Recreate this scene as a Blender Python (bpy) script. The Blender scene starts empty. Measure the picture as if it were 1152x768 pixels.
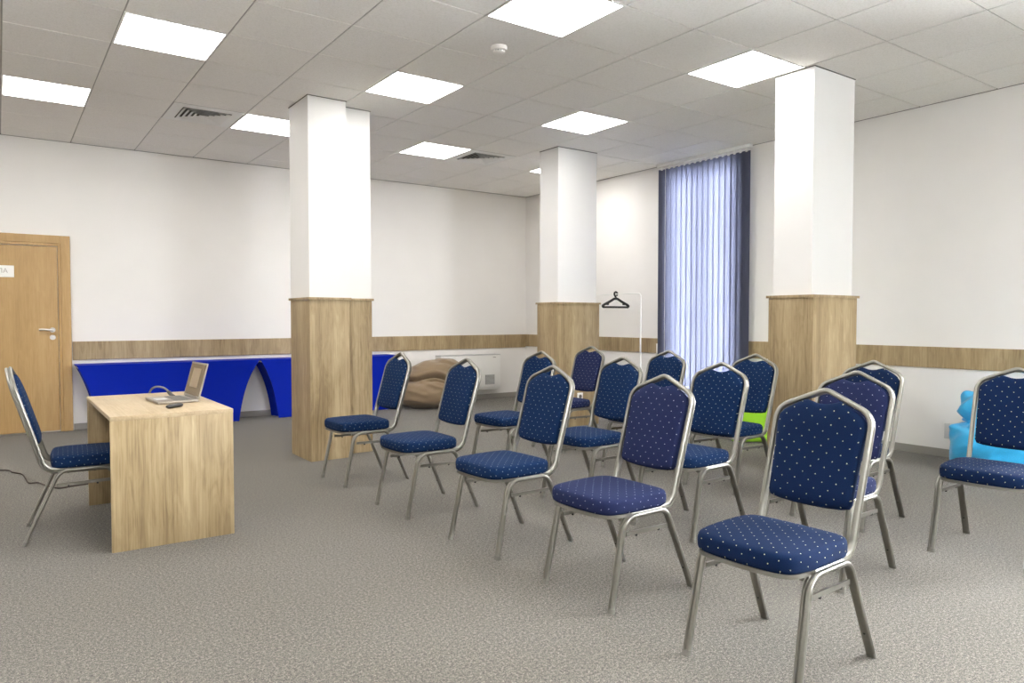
import bpy, bmesh, math, random
from mathutils import Vector, Quaternion, Matrix, noise
random.seed(7)
SC = bpy.context.scene
COL = SC.collection
R = math.radians

# ------------------------------------------------------------------ colour / node helpers
def lin(r, g, b):
    f = lambda c: (c/255/12.92) if c/255 <= .04045 else ((c/255+.055)/1.055)**2.4
    return (f(r), f(g), f(b), 1.0)

class NT:
    def __init__(self, name):
        self.m = bpy.data.materials.new(name); self.m.use_nodes = True
        self.t = self.m.node_tree; self.t.nodes.clear()
        self.out = self.n('ShaderNodeOutputMaterial')
    def n(self, typ, **kw):
        x = self.t.nodes.new(typ)
        for k, v in kw.items(): setattr(x, k, v)
        return x
    def l(self, a, b): self.t.links.new(a, b)
    def inp(self, node, **kw):
        for k, v in kw.items(): node.inputs[k.replace('_', ' ')].default_value = v
        return node
    def math(self, op, a, b=None, clamp=False):
        x = self.n('ShaderNodeMath', operation=op, use_clamp=clamp)
        for i, v in enumerate((a, b)):
            if v is None: continue
            if isinstance(v, (int, float)): x.inputs[i].default_value = v
            else: self.l(v, x.inputs[i])
        return x.outputs[0]
    def vmath(self, op, a, b=None):
        x = self.n('ShaderNodeVectorMath', operation=op)
        for i, v in enumerate((a, b)):
            if v is None: continue
            if isinstance(v, (tuple, list)): x.inputs[i].default_value = v
            else: self.l(v, x.inputs[i])
        return x
    def noise(self, vec, scale, detail=2.0, rough=.5, dist=0.0):
        x = self.n('ShaderNodeTexNoise')
        x.inputs['Scale'].default_value = scale; x.inputs['Detail'].default_value = detail
        x.inputs['Roughness'].default_value = rough; x.inputs['Distortion'].default_value = dist
        if vec is not None: self.l(vec, x.inputs['Vector'])
        return x
    def ramp(self, fac, stops):
        x = self.n('ShaderNodeValToRGB'); e = x.color_ramp.elements
        while len(e) < len(stops): e.new(.5)
        for i, (p, c) in enumerate(stops): e[i].position = p; e[i].color = c
        self.l(fac, x.inputs[0]); return x.outputs[0]
    def coord(self, which='Object', scale=None):
        x = self.n('ShaderNodeTexCoord').outputs[which]
        if scale is None: return x
        return self.vmath('MULTIPLY', x, scale).outputs[0]
    def bump(self, h, strength=.2, dist=.002):
        b = self.n('ShaderNodeBump'); b.inputs['Strength'].default_value = strength
        b.inputs['Distance'].default_value = dist; self.l(h, b.inputs['Height']); return b.outputs[0]
    def bsdf(self, color=None, rough=.5, metal=0.0, spec=.5, normal=None, **kw):
        p = self.n('ShaderNodeBsdfPrincipled')
        if color is not None:
            if isinstance(color, tuple): p.inputs['Base Color'].default_value = color
            else: self.l(color, p.inputs['Base Color'])
        if isinstance(rough, (int, float)): p.inputs['Roughness'].default_value = rough
        else: self.l(rough, p.inputs['Roughness'])
        p.inputs['Metallic'].default_value = metal
        p.inputs['Specular IOR Level'].default_value = spec
        if normal is not None: self.l(normal, p.inputs['Normal'])
        for k, v in kw.items(): p.inputs[k.replace('_', ' ')].default_value = v
        return p
    def done(self, shader):
        self.l(shader, self.out.inputs['Surface']); return self.m

def plain(name, col, rough=.5, metal=0.0, spec=.5, grain=.0, gscale=60, bump=0.0):
    t = NT(name); c = t.coord()
    nz = t.noise(c, gscale, 3)
    if grain > 0:
        dk = tuple(max(0, v*(1-grain)) for v in col[:3])+(1,); lt = tuple(min(1, v*(1+grain)) for v in col[:3])+(1,)
        colr = t.ramp(nz.outputs['Fac'], [(.3, dk), (.7, lt)])
    else: colr = col
    nrm = t.bump(nz.outputs['Fac'], bump, .001) if bump > 0 else None
    return t.done(t.bsdf(colr, rough, metal, spec, nrm).outputs[0])

def wood(name, axis, dark, mid, light, rough=.45, bands=7.0, contrast=1.0):
    """straight-grained veneer; axis = direction the grain runs"""
    t = NT(name); c = t.n('ShaderNodeTexCoord').outputs['Object']
    s = [1, 1, 1]; s['xyz'.index(axis)] = .045
    v = t.vmath('MULTIPLY', c, tuple(s)).outputs[0]
    s2 = [1, 1, 1]; s2['xyz'.index(axis)] = .02
    v2 = t.vmath('MULTIPLY', c, tuple(s2)).outputs[0]
    wide = t.noise(v, bands, 2, .5, .6).outputs['Fac']
    fine = t.noise(v2, 120, 5, .65, .3).outputs['Fac']
    s3 = [1, 1, 1]; s3['xyz'.index(axis)] = .16
    v3 = t.vmath('MULTIPLY', c, tuple(s3)).outputs[0]
    cath = t.noise(v3, 22, 3, .55, 1.6).outputs['Fac']
    f = t.math('ADD', t.math('MULTIPLY', wide, .36), t.math('MULTIPLY', fine, .36))
    f = t.math('ADD', f, t.math('MULTIPLY', cath, .28))
    col = t.ramp(f, [(.5-.13*contrast*1.1, dark), (.5, mid), (.5+.12*contrast*1.1, light)])
    return t.done(t.bsdf(col, rough, 0, .35, t.bump(fine, .12, .0006)).outputs[0])

def dotted(name, base, dot, pitch=.046, r=.0028):
    """upholstery with a staggered grid of woven dots, laid out in metres through the UV map"""
    t = NT(name); uv = t.n('ShaderNodeTexCoord').outputs['UV']
    wob = t.noise(uv, 30, 1).outputs['Color']
    uvj = t.vmath('ADD', uv, t.vmath('MULTIPLY', t.vmath('SUBTRACT', wob, (.5, .5, .5)).outputs[0], (.008, .008, 0)).outputs[0]).outputs[0]
    masks = []
    for off in ((0, 0, 0), (.5, .5, 0)):
        a = t.vmath('ADD', t.vmath('MULTIPLY', uvj, (1/pitch, 1/pitch, 0)).outputs[0], off).outputs[0]
        fr = t.vmath('SUBTRACT', t.vmath('FRACTION', a).outputs[0], (.5, .5, 0)).outputs[0]
        ln = t.vmath('LENGTH', t.vmath('MULTIPLY', fr, (1, 1, 0)).outputs[0]).outputs['Value']
        masks.append(t.math('LESS_THAN', ln, r/pitch))
    mk = t.math('MAXIMUM', masks[0], masks[1])
    weave = t.noise(uv, 420, 2, .6).outputs['Fac']
    b = t.ramp(weave, [(.3, tuple(v*.72 for v in base[:3])+(1,)), (.7, tuple(v*1.25 for v in base[:3])+(1,))])
    mix = t.n('ShaderNodeMix', data_type='RGBA'); t.l(mk, mix.inputs[0]); t.l(b, mix.inputs[6]); mix.inputs[7].default_value = dot
    p = t.bsdf(mix.outputs[2], .9, 0, .12, t.bump(weave, .25, .0008))
    p.inputs['Sheen Weight'].default_value = .04; p.inputs['Sheen Roughness'].default_value = .5
    p.inputs['Sheen Tint'].default_value = lin(120, 150, 200)
    return t.done(p.outputs[0])

# ------------------------------------------------------------------ materials
M = {}
M['wall'] = plain('wall_paint', lin(236, 234, 231), .7, 0, .3, .012, 3, .03)
M['column_paint'] = plain('column_paint', lin(228, 227, 225), .6, 0, .3, .01, 3, .03)
OAK = (lin(120, 102, 75), lin(158, 138, 104), lin(182, 163, 129))
M['oak_z'] = wood('sonoma_oak_upright', 'z', *OAK)
M['oak_y'] = wood('sonoma_oak_top', 'y', lin(160, 142, 112), lin(176, 157, 127), lin(186, 169, 140), contrast=.9)
M['beech'] = wood('beech_veneer', 'z', lin(162, 130, 84), lin(177, 145, 96), lin(188, 157, 109), bands=5, contrast=1.1)
M['base_grey'] = plain('skirting_vinyl', lin(146, 143, 137), .6, grain=.05, gscale=200)
M['frame_metal'] = plain('champagne_metal', lin(140, 138, 131), .34, .8, .5, .03, 40)
M['steel'] = plain('brushed_steel', lin(190, 188, 184), .28, 1.0, .5, .03, 80)
M['cap'] = plain('grey_plastic_cap', lin(120, 118, 112), .5)
M['black_plastic'] = plain('black_plastic', lin(28, 28, 30), .4, grain=.1)
M['dark_board'] = plain('dark_underside_board', lin(46, 44, 42), .8, grain=.1)
M['white_plastic'] = plain('white_plastic', lin(240, 239, 235), .4, grain=.01)
M['grey_plastic'] = plain('pale_grey_plastic', lin(196, 197, 198), .5, grain=.01)
M['white_metal'] = plain('white_painted_metal', lin(236, 236, 233), .35, 0, .5, .01)
M['navy'] = dotted('navy_dotted_fabric', lin(9, 33, 67), lin(172, 182, 178), .046, .0018)
M['violet'] = dotted('violet_navy_dotted_fabric', lin(28, 35, 68), lin(178, 184, 192), .050, .0018)
M['deep'] = dotted('deep_navy_dotted_fabric', lin(8, 27, 58), lin(190, 188, 150), .052, .0020)
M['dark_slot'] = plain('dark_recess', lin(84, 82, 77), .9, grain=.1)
M['silver_laptop'] = plain('silver_laptop_shell', lin(146, 138, 128), .4, .5, .5, .02)
M['key'] = plain('keycap_grey', lin(110, 108, 104), .6)
M['cord_brown'] = plain('dark_brown_cord', lin(58, 46, 40), .6)
M['cord_grey'] = plain('grey_cable_sheath', lin(112, 112, 110), .5)
M['ink'] = plain('faded_grey_ink', lin(176, 168, 162), .8)

def carpet():
    t = NT('speckled_grey_carpet'); c = t.n('ShaderNodeTexCoord').outputs['Object']
    a = t.noise(c, 210, 3, .75).outputs['Fac']
    b = t.noise(c, 85, 2, .6).outputs['Fac']
    w = t.noise(c, 1.1, 2, .5).outputs['Fac']
    f = t.math('ADD', t.math('MULTIPLY', a, .68), t.math('MULTIPLY', b, .32))
    col = t.ramp(f, [(.36, lin(34, 32, 29)), (.5, lin(90, 86, 78)), (.64, lin(156, 150, 139))])
    mx = t.n('ShaderNodeMix', data_type='RGBA', blend_type='MULTIPLY'); mx.inputs[0].default_value = .35
    t.l(col, mx.inputs[6]); t.l(t.ramp(w, [(.3, (.86, .86, .86, 1)), (.7, (1, 1, 1, 1))]), mx.inputs[7])
    p = t.bsdf(mx.outputs[2], .95, 0, .1, t.bump(a, .55, .004))
    p.inputs['Sheen Weight'].default_value = .2
    return t.done(p.outputs[0])
M['carpet'] = carpet()

def ceiling_tile():
    t = NT('mineral_fibre_tile'); c = t.n('ShaderNodeTexCoord').outputs['Object']
    a = t.noise(c, 240, 3, .7).outputs['Fac']
    pit = t.noise(c, 110, 2, .6).outputs['Fac']
    f = t.math('ADD', t.math('MULTIPLY', a, .5), t.math('MULTIPLY', pit, .5))
    col = t.ramp(f, [(.34, lin(230, 228, 223)), (.5, lin(243, 241, 237)), (.62, lin(247, 245, 242))])
    return t.done(t.bsdf(col, .9, 0, .1, t.bump(f, .15, .002)).outputs[0])
M['tile'] = ceiling_tile()
M['gap_shade'] = plain('gap_bar_shadow_grey', lin(172, 170, 165), .6)  # bar colour darkened to paint in the shadow between tiles
M['wall_angle_shade'] = plain('wall_angle_shadow_grey', lin(128, 126, 121), .6)  # darker grey stands in for the shadow line where ceiling meets wall
M['grid'] = plain('white_grid_bar', lin(226, 224, 218), .55)

def emit(name, col, s):
    t = NT(name); e = t.n('ShaderNodeEmission'); e.inputs[0].default_value = col; e.inputs[1].default_value = s
    return t.done(e.outputs[0])
M['panel_light'] = emit('lit_opal_diffuser', (1, .975, .935, 1), 7.8)

def vane_mat():
    t = NT('blue_blind_fabric'); c = t.coord('Object')
    w = t.noise(c, 300, 2).outputs['Fac']
    col = t.ramp(w, [(.3, lin(112, 116, 138)), (.7, lin(124, 128, 150))])
    d = t.n('ShaderNodeBsdfDiffuse'); t.l(col, d.inputs[0])
    tr = t.n('ShaderNodeBsdfTranslucent'); tr.inputs[0].default_value = lin(96, 99, 115)
    mx = t.n('ShaderNodeMixShader'); mx.inputs[0].default_value = .5
    t.l(d.outputs[0], mx.inputs[1]); t.l(tr.outputs[0], mx.inputs[2])
    return t.done(mx.outputs[0])
M['vane'] = vane_mat()

def glass():
    t = NT('window_glass')
    tr = t.n('ShaderNodeBsdfTransparent'); g = t.n('ShaderNodeBsdfGlossy'); g.inputs['Roughness'].default_value = .02
    fr = t.n('ShaderNodeFresnel'); fr.inputs[0].default_value = 1.45
    mx = t.n('ShaderNodeMixShader'); t.l(fr.outputs[0], mx.inputs[0]); t.l(tr.outputs[0], mx.inputs[1]); t.l(g.outputs[0], mx.inputs[2])
    return t.done(mx.outputs[0])
M['glass'] = glass()

def cloth(name, base, rough=.7, scale=300, sheen=.3, spec=.3, vary=.12):
    t = NT(name); c = t.coord('Object')
    w = t.noise(c, scale, 2).outputs['Fac']
    col = t.ramp(w, [(.3, tuple(v*(1-vary) for v in base[:3])+(1,)), (.7, tuple(min(1, v*(1+vary)) for v in base[:3])+(1,))])
    p = t.bsdf(col, rough, 0, spec, t.bump(w, .15, .0008))
    p.inputs['Sheen Weight'].default_value = sheen
    return t.done(p.outputs[0])
M['royal'] = cloth('royal_blue_spandex', lin(0, 32, 158), .6, 500, .0, .12, .05)
M['brown_bag'] = cloth('brown_bag_fabric', lin(130, 111, 86), .75)
M['cyan_bag'] = cloth('bright_blue_bag_fabric', lin(40, 160, 214), .6)
M['lime_bag'] = cloth('lime_green_fabric', lin(146, 205, 30), .6)

def screen_mat():
    t = NT('laptop_screen'); p = t.bsdf(lin(112, 98, 78), .25, 0, .5)
    return t.done(p.outputs[0])
M['screen'] = screen_mat()
M['screen_page'] = plain('laptop_screen_page', lin(150, 134, 110), .3)

# ------------------------------------------------------------------ geometry helpers
def link(o, parent=None):
    COL.objects.link(o)
    if parent is not None: o.parent = parent
    return o

def mesh_obj(name, bm, mats, parent=None, smooth=False, recalc=True):
    if recalc: bmesh.ops.recalc_face_normals(bm, faces=bm.faces[:])
    me = bpy.data.meshes.new(name); bm.to_mesh(me); bm.free()
    for m in (mats if isinstance(mats, (list, tuple)) else [mats]): me.materials.append(m)
    if smooth:
        for p in me.polygons: p.use_smooth = True
        me.set_sharp_from_angle(angle=R(smooth if smooth is not True else 40))
    return link(bpy.data.objects.new(name, me), parent)

def box(bm, x0, x1, y0, y1, z0, z1, bevel=0.0, seg=2, mi=0):
    vs = [bm.verts.new(p) for p in ((x0, y0, z0), (x1, y0, z0), (x1, y1, z0), (x0, y1, z0), (x0, y0, z1), (x1, y0, z1), (x1, y1, z1), (x0, y1, z1))]
    fs = [bm.faces.new([vs[i] for i in q]) for q in ((0, 3, 2, 1), (4, 5, 6, 7), (0, 1, 5, 4), (1, 2, 6, 5), (2, 3, 7, 6), (3, 0, 4, 7))]
    for f in fs: f.material_index = mi
    if bevel > 0:
        es = list({e for f in fs for e in f.edges})
        bmesh.ops.bevel(bm, geom=es, offset=bevel, segments=seg, profile=.5, affect='EDGES')

def boxobj(name, dims, mat, parent=None, bevel=0.0):
    bm = bmesh.new(); box(bm, *dims, bevel=bevel)
    return mesh_obj(name, bm, mat, parent, smooth=30 if bevel else False)

def cyl(bm, c, axis, r, h, seg=24, r2=None):
    """cylinder starting at c running h along axis"""
    a = Vector(axis).normalized(); u = a.orthogonal().normalized(); v = a.cross(u)
    r2 = r if r2 is None else r2
    A = []; B = []
    for i in range(seg):
        t = 2*math.pi*i/seg; d = u*math.cos(t)+v*math.sin(t)
        A.append(bm.verts.new(Vector(c)+d*r)); B.append(bm.verts.new(Vector(c)+a*h+d*r2))
    for i in range(seg):
        j = (i+1) % seg; bm.faces.new((A[i], A[j], B[j], B[i]))
    bm.faces.new(A[::-1]); bm.faces.new(B)

def fillet(pts, radii, seg=8):
    P = [Vector(p) for p in pts]; out = [P[0]]
    for i in range(1, len(P)-1):
        r = radii[i-1]; a = (P[i-1]-P[i]); b = (P[i+1]-P[i]); la, lb = a.length, b.length
        a.normalize(); b.normalize(); ang = a.angle(b)
        if r <= 0 or ang > math.pi-.01: out.append(P[i]); continue
        d = min(r/math.tan(ang/2), la*.49, lb*.49); r = d*math.tan(ang/2)
        c = P[i]+(a+b).normalized()*(r/math.sin(ang/2))
        s = P[i]+a*d-c; e = P[i]+b*d-c; tot = s.angle(e); ax = s.cross(e).normalized()
        for k in range(seg+1): out.append(c+Quaternion(ax, tot*k/seg) @ s)
    out.append(P[-1]); return out

def sweep(bm, pts, wide, prof, caps=True):
    """sweep profile [(thin, wide)] along pts; wide = starting direction of the profile's wide axis"""
    P = [Vector(p) for p in pts]; n = len(P)
    T = []
    for i in range(n):
        a = P[max(i-1, 0)]; b = P[min(i+1, n-1)]
        d = (b-a)
        if 0 < i < n-1: d = (P[i]-P[i-1]).normalized()+(P[i+1]-P[i]).normalized()
        T.append(d.normalized())
    N = Vector(wide); N = (N-T[0]*N.dot(T[0])).normalized(); rings = []
    for i in range(n):
        if i: N = T[i-1].rotation_difference(T[i]) @ N; N = (N-T[i]*N.dot(T[i])).normalized()
        B = N.cross(T[i])
        rings.append([bm.verts.new(P[i]+B*a+N*w) for a, w in prof])
    m = len(prof)
    for i in range(n-1):
        for k in range(m):
            j = (k+1) % m; bm.faces.new((rings[i][k], rings[i][j], rings[i+1][j], rings[i+1][k]))
    if caps: bm.faces.new(rings[0][::-1]); bm.faces.new(rings[-1])

def circ(r, n=10): return [(r*math.cos(2*math.pi*i/n), r*math.sin(2*math.pi*i/n)) for i in range(n)]
def rect(t, w): return [(-t/2, -w/2), (t/2, -w/2), (t/2, w/2), (-t/2, w/2)]
def tubeprof(t, w, groove=.003, gw=.0045):
    h = t/2; e = w/2; c = h*.8
    half = [(-h, -e+c), (-h+c*.3, -e+c*.3), (-h+c, -e)]
    return [(-h, -gw), (-h, -e+c), (-h+c*.35, -e+c*.3), (-h+c, -e), (h-c*.8, -e), (h-c*.3, -e+c*.3), (h, -e+c), (h, -gw),
            (h-groove, -gw*.4), (h-groove, gw*.4),
            (h, gw), (h, e-c), (h-c*.3, e-c*.3), (h-c*.8, e), (-h+c, e), (-h+c*.35, e-c*.3), (-h, e-c), (-h, gw)]

def curve_pts(pts, n=6):
    """Catmull-Rom through pts"""
    P = [Vector(p) for p in pts]; P = [P[0]*2-P[1]]+P+[P[-1]*2-P[-2]]; out = []
    for i in range(1, len(P)-2):
        for k in range(n):
            t = k/n; a, b, c, d = P[i-1], P[i], P[i+1], P[i+2]
            out.append(.5*((2*b)+(c-a)*t+(2*a-5*b+4*c-d)*t*t+(3*b-a-3*c+d)*t**3))
    out.append(P[-2]); return out

def empty(name, loc, label=None, cat=None, group=None, rz=0.0, kind=None):
    o = bpy.data.objects.new(name, None); o.location = loc; o.rotation_euler = (0, 0, rz)
    o.empty_display_size = .1; link(o); return tag(o, label, cat, group, kind)

def tag(o, label=None, cat=None, group=None, kind=None):
    if label: o['label'] = label
    if cat: o['category'] = cat
    if group: o['group'] = group
    if kind: o['kind'] = kind
    return o

def dup(root, loc, rz):
    r = root.copy(); COL.objects.link(r); r.location = loc; r.rotation_euler = (0, 0, rz)
    def rec(src, dst):
        for ch in KIDS[src.name]:
            c = ch.copy(); COL.objects.link(c); c.parent = dst
            rec(ch, c)
    rec(root, r); return r
KIDS = {}
def index_kids(root):
    kids = [o for o in bpy.data.objects if o.parent == root]
    KIDS[root.name] = kids
    for k in kids: index_kids(k)
def kids_of(o): return [c for c in bpy.data.objects if c.parent == o]

# ------------------------------------------------------------------ the setting
CAM_H = 1.185; ZC = 3.023; YB = 8.917; XR = 6.583; XL = -2.75; YF = -3.6
WIN = (4.99, 5.99, .04, 2.90)      # opening in the wall on the window side: y0, y1, z0, z1
tag(boxobj('floor', (XL-.2, XR+.25, YF-.2, YB+.2, -.2, 0), M['carpet']), kind='structure')
bm = bmesh.new(); box(bm, XL-.2, XR+.25, YB, YB+.2, 0, ZC+.3)
tag(mesh_obj('wall_back', bm, M['wall']), kind='structure')
tag(boxobj('wall_left', (XL-.2, XL, YF, YB, 0, ZC+.3), M['wall']), kind='structure')
FILL_BACK = (3.0, 4.3, 1.0, 2.3)      # unseen window behind the camera, added for fill daylight
bm = bmesh.new()
box(bm, XL-.2, FILL_BACK[0], YF-.2, YF, 0, ZC+.3); box(bm, FILL_BACK[1], XR+.25, YF-.2, YF, 0, ZC+.3)
box(bm, FILL_BACK[0], FILL_BACK[1], YF-.2, YF, 0, FILL_BACK[2]); box(bm, FILL_BACK[0], FILL_BACK[1], YF-.2, YF, FILL_BACK[3], ZC+.3)
tag(mesh_obj('wall_front', bm, M['wall']), kind='structure')
bm = bmesh.new()      # the window wall; two unseen windows are added for fill daylight
FILL_WIN = ((-3.2, -1.3), (-1.0, .9)); FILL_Z = (.85, 2.65)
ys = [YF]+[v for p in FILL_WIN for v in p]+[WIN[0], WIN[1], YB]
for k in range(0, len(ys), 2): box(bm, XR, XR+.25, ys[k], ys[k+1], 0, ZC+.3)
for a, b, z0, z1 in [p+FILL_Z for p in FILL_WIN]+[WIN]: box(bm, XR, XR+.25, a, b, 0, z0); box(bm, XR, XR+.25, a, b, z1, ZC+.3)
tag(mesh_obj('wall_right', bm, M['wall']), kind='structure')

# suspended ceiling: tiles with T-bars between them, coloured as shadow gaps
OX, OY, TS = .048, .735, .6
seen = {
 (4, 4): 'lit square ceiling panel by the smoke detector, cut by the top photo edge',
 (4, 7): 'lit square ceiling panel between the smoke detector and the stepped oak pillar',
 (7, 7): 'lit square ceiling panel just before the pillar near the coat hanger',
 (6, 10): 'lit square ceiling panel beside the farther air vent, smallest of the whole ones',
 (7, 4): 'lit square ceiling panel touching the top of the pillar beside the vertical blind',
 (1, 7): 'lit square ceiling panel above the desk, the only whole one on that side',
 (0, 10): 'lit square ceiling panel above the beech door, cut by the side edge',
 (3, 10): 'lit square ceiling panel half hidden by the top of the stepped pillar',
 (9, 10): 'lit square ceiling panel of which a sliver shows beside the hanger-side pillar'}
hidden = [(1, 4), (-2, 4), (-2, 7), (-3, 10), (-2, 1), (1, 1), (4, 1), (-2, -2), (1, -2), (4, -2), (7, -2), (-2, -5), (1, -5), (4, -5), (7, -5)]
VENTS = ((2, 10), (7, 10))
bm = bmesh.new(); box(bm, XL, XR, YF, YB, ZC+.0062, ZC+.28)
ceil = tag(mesh_obj('ceiling', bm, M['gap_shade']), kind='structure')
bm = bmesh.new(); gp = .0052
for i in range(math.floor((XL-OX)/TS), math.ceil((XR-OX)/TS)):
    for j in range(math.floor((YF-OY)/TS), math.ceil((YB-OY)/TS)):
        if (i, j) in seen or (i, j) in hidden or (i, j) in VENTS: continue
        x0, x1 = max(XL, OX+i*TS+gp), min(XR, OX+(i+1)*TS-gp); y0, y1 = max(YF, OY+j*TS+gp), min(YB, OY+(j+1)*TS-gp)
        if x1-x0 > .01 and y1-y0 > .01: box(bm, x0, x1, y0, y1, ZC, ZC+.0065)
mesh_obj('ceiling_tiles', bm, M['tile'], ceil)
bm = bmesh.new()      # wall angle around the room's edge, its grey painting in a shadow gap
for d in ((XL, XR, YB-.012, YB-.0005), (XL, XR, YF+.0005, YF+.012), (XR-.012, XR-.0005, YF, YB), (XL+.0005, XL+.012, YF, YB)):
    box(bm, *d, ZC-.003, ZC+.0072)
tag(mesh_obj('trim_3', bm, M['wall_angle_shade']), kind='structure')

# skirtings and oak wall bands
def band(name, segs, mat):
    bm = bmesh.new()
    for s in segs: box(bm, *s, bevel=.0015, seg=1)
    return tag(mesh_obj(name, bm, mat), kind='structure')
band('baseboard_back', [(.632, XR-.013, YB-.012, YB, 0, .068)], M['base_grey'])
band('baseboard_right', [(XR-.012, XR, YF, WIN[0]-.02, 0, .068), (XR-.012, XR, WIN[1]+.02, YB-.013, 0, .068)], M['base_grey'])
band('baseboard_left', [(XL, XL+.012, YF, YB, 0, .068)], M['base_grey'])
band('trim_1', [(.632, XR-.017, YB-.016, YB, .742, .938)], M['oak_z'])
band('trim_2', [(XR-.016, XR, YF, WIN[0]-.02, .758, .938), (XR-.016, XR, WIN[1]+.16, YB-.001, .758, .938)], M['oak_z'])

# door in the back wall
door = empty('door_1', (.055, YB, 0), 'beech veneer door with steel lever handle and small sign plate', 'door', kind='structure')
D0, D1 = -.4, .507           # leaf edges
def dx(x): return x-.055
bm = bmesh.new()
box(bm, dx(D0)-.0, dx(D1), -.012, 0, .012, 1.925, .001, 1)
leaf = mesh_obj('door_leaf', bm, M['beech'], door)
bm = bmesh.new()
for a, b in ((D1+.004, .622), (D0-.115, D0-.004)):
    s = 1 if a > 0 else -1
    box(bm, dx(a if s > 0 else b-.03), dx(a+.03 if s > 0 else b), -.028, 0, 0, 1.93+.034, .002, 1)     # stop
    box(bm, dx(a+.026 if s > 0 else a), dx(b if s > 0 else b-.026), -.042, 0, 0, 2.04, .003, 1)        # casing
box(bm, dx(D0)-.004, dx(D1)+.004, -.028, 0, 1.932, 1.966, .002, 1)
box(bm, dx(D0)-.03, dx(D1)+.03, -.0415, 0, 1.96, 2.04, .003, 1)
mesh_obj('door_frame', bm, M['beech'], door)
boxobj('threshold', (dx(D0), dx(D1), -.02, 0, 0, .011), M['steel'], door)
bm = bmesh.new()
cyl(bm, (dx(.455), -.012, 1.062), (0, -1, 0), .026, .009, 28)
cyl(bm, (dx(.455), -.02, 1.062), (0, -1, 0), .011, .035, 16)
sweep(bm, curve_pts([(dx(.462), -.052, 1.060), (dx(.43), -.054, 1.063), (dx(.38), -.056, 1.067), (dx(.335), -.052, 1.066)], 5), (0, 0, 1), [(a*.8, b*1.25) for a, b in circ(.0085, 12)])
mesh_obj('door_handle', bm, M['steel'], door, smooth=45)
bm = bmesh.new(); cyl(bm, (dx(.455), -.012, .985), (0, -1, 0), .026, .008, 28); cyl(bm, (dx(.455), -.02, .985), (0, -1, 0), .009, .003, 20)
mesh_obj('keyhole_cover', bm, M['steel'], door, smooth=45)
sign = boxobj('sign_plate', (dx(-.13), dx(.136), -.0155, -.012, 1.598, 1.716), M['white_plastic'], door, .001)
def text_mesh(name, s, size, loc, rot, mat, parent, ext=.0004):
    cu = bpy.data.curves.new(name, 'FONT'); cu.body = s; cu.size = size; cu.extrude = ext; cu.align_x = 'CENTER'; cu.align_y = 'CENTER'
    tmp = bpy.data.objects.new(name, cu); COL.objects.link(tmp)
    bpy.context.view_layer.update()
    me = bpy.data.meshes.new_from_object(tmp.evaluated_get(bpy.context.evaluated_depsgraph_get()))
    bpy.data.objects.remove(tmp); me.materials.clear(); me.materials.append(mat)
    o = bpy.data.objects.new(name, me); o.location = loc; o.rotation_euler = rot; return link(o, parent)
text_mesh('lettering', 'ЗАЛА', .062, (dx(.0), -.0158, 1.66), (R(90), 0, 0), M['ink'], sign)

# window behind the vertical blind
win = empty('window_1', (XR, (WIN[0]+WIN[1])/2, WIN[2]), kind='structure')
wy = (WIN[1]-WIN[0])/2; wh = WIN[3]-WIN[2]
bm = bmesh.new()
for s in (-1, 1): box(bm, .1, .16, min(s*wy, s*(wy-.06)), max(s*wy, s*(wy-.06)), 0, wh, .004, 1)
box(bm, .1, .16, -wy+.06, wy-.06, 0, .07); box(bm, .1, .16, -wy+.06, wy-.06, wh-.06, wh)
box(bm, .1, .16, -.03, .03, .07, wh-.06)
mesh_obj('window_frame', bm, M['white_plastic'], win)
bm = bmesh.new(); box(bm, .126, .132, -wy+.055, -.028, .065, wh-.055); box(bm, .126, .132, .028, wy-.055, .065, wh-.055)
mesh_obj('window_pane', bm, M['glass'], win)

for k, (a, b) in enumerate(FILL_WIN):  # unseen windows, added to brighten ceiling and room
    wn = empty('window_%d' % (k+2), (XR, (a+b)/2, FILL_Z[0]), kind='structure')
    hw = (b-a)/2; hh = FILL_Z[1]-FILL_Z[0]
    bm = bmesh.new()
    box(bm, .1, .16, -hw, hw, 0, .06); box(bm, .1, .16, -hw, hw, hh-.06, hh)
    for y in (-hw, -.03, hw-.06): box(bm, .1, .16, y, y+.06, .06, hh-.06)
    mesh_obj('window_frame', bm, M['white_plastic'], wn)
    bm = bmesh.new()
    for y0, y1 in ((-hw+.055, -.028), (.028, hw-.055)): box(bm, .127, .133, y0, y1, .055, hh-.055)
    mesh_obj('window_pane', bm, M['glass'], wn)

wn = empty('window_4', ((FILL_BACK[0]+FILL_BACK[1])/2, YF, FILL_BACK[2]), kind='structure')  # added window out of view, a daylight fill
hw = (FILL_BACK[1]-FILL_BACK[0])/2; hh = FILL_BACK[3]-FILL_BACK[2]
bm = bmesh.new()
box(bm, -hw, hw, -.16, -.1, 0, .06); box(bm, -hw, hw, -.16, -.1, hh-.06, hh)
for x in (-hw, -.03, hw-.06): box(bm, x, x+.06, -.16, -.1, .06, hh-.06)
mesh_obj('window_frame', bm, M['white_plastic'], wn)
bm = bmesh.new()
for x0, x1 in ((-hw+.055, -.028), (.028, hw-.055)): box(bm, x0, x1, -.133, -.127, .055, hh-.055)
mesh_obj('window_pane', bm, M['glass'], wn)

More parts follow.
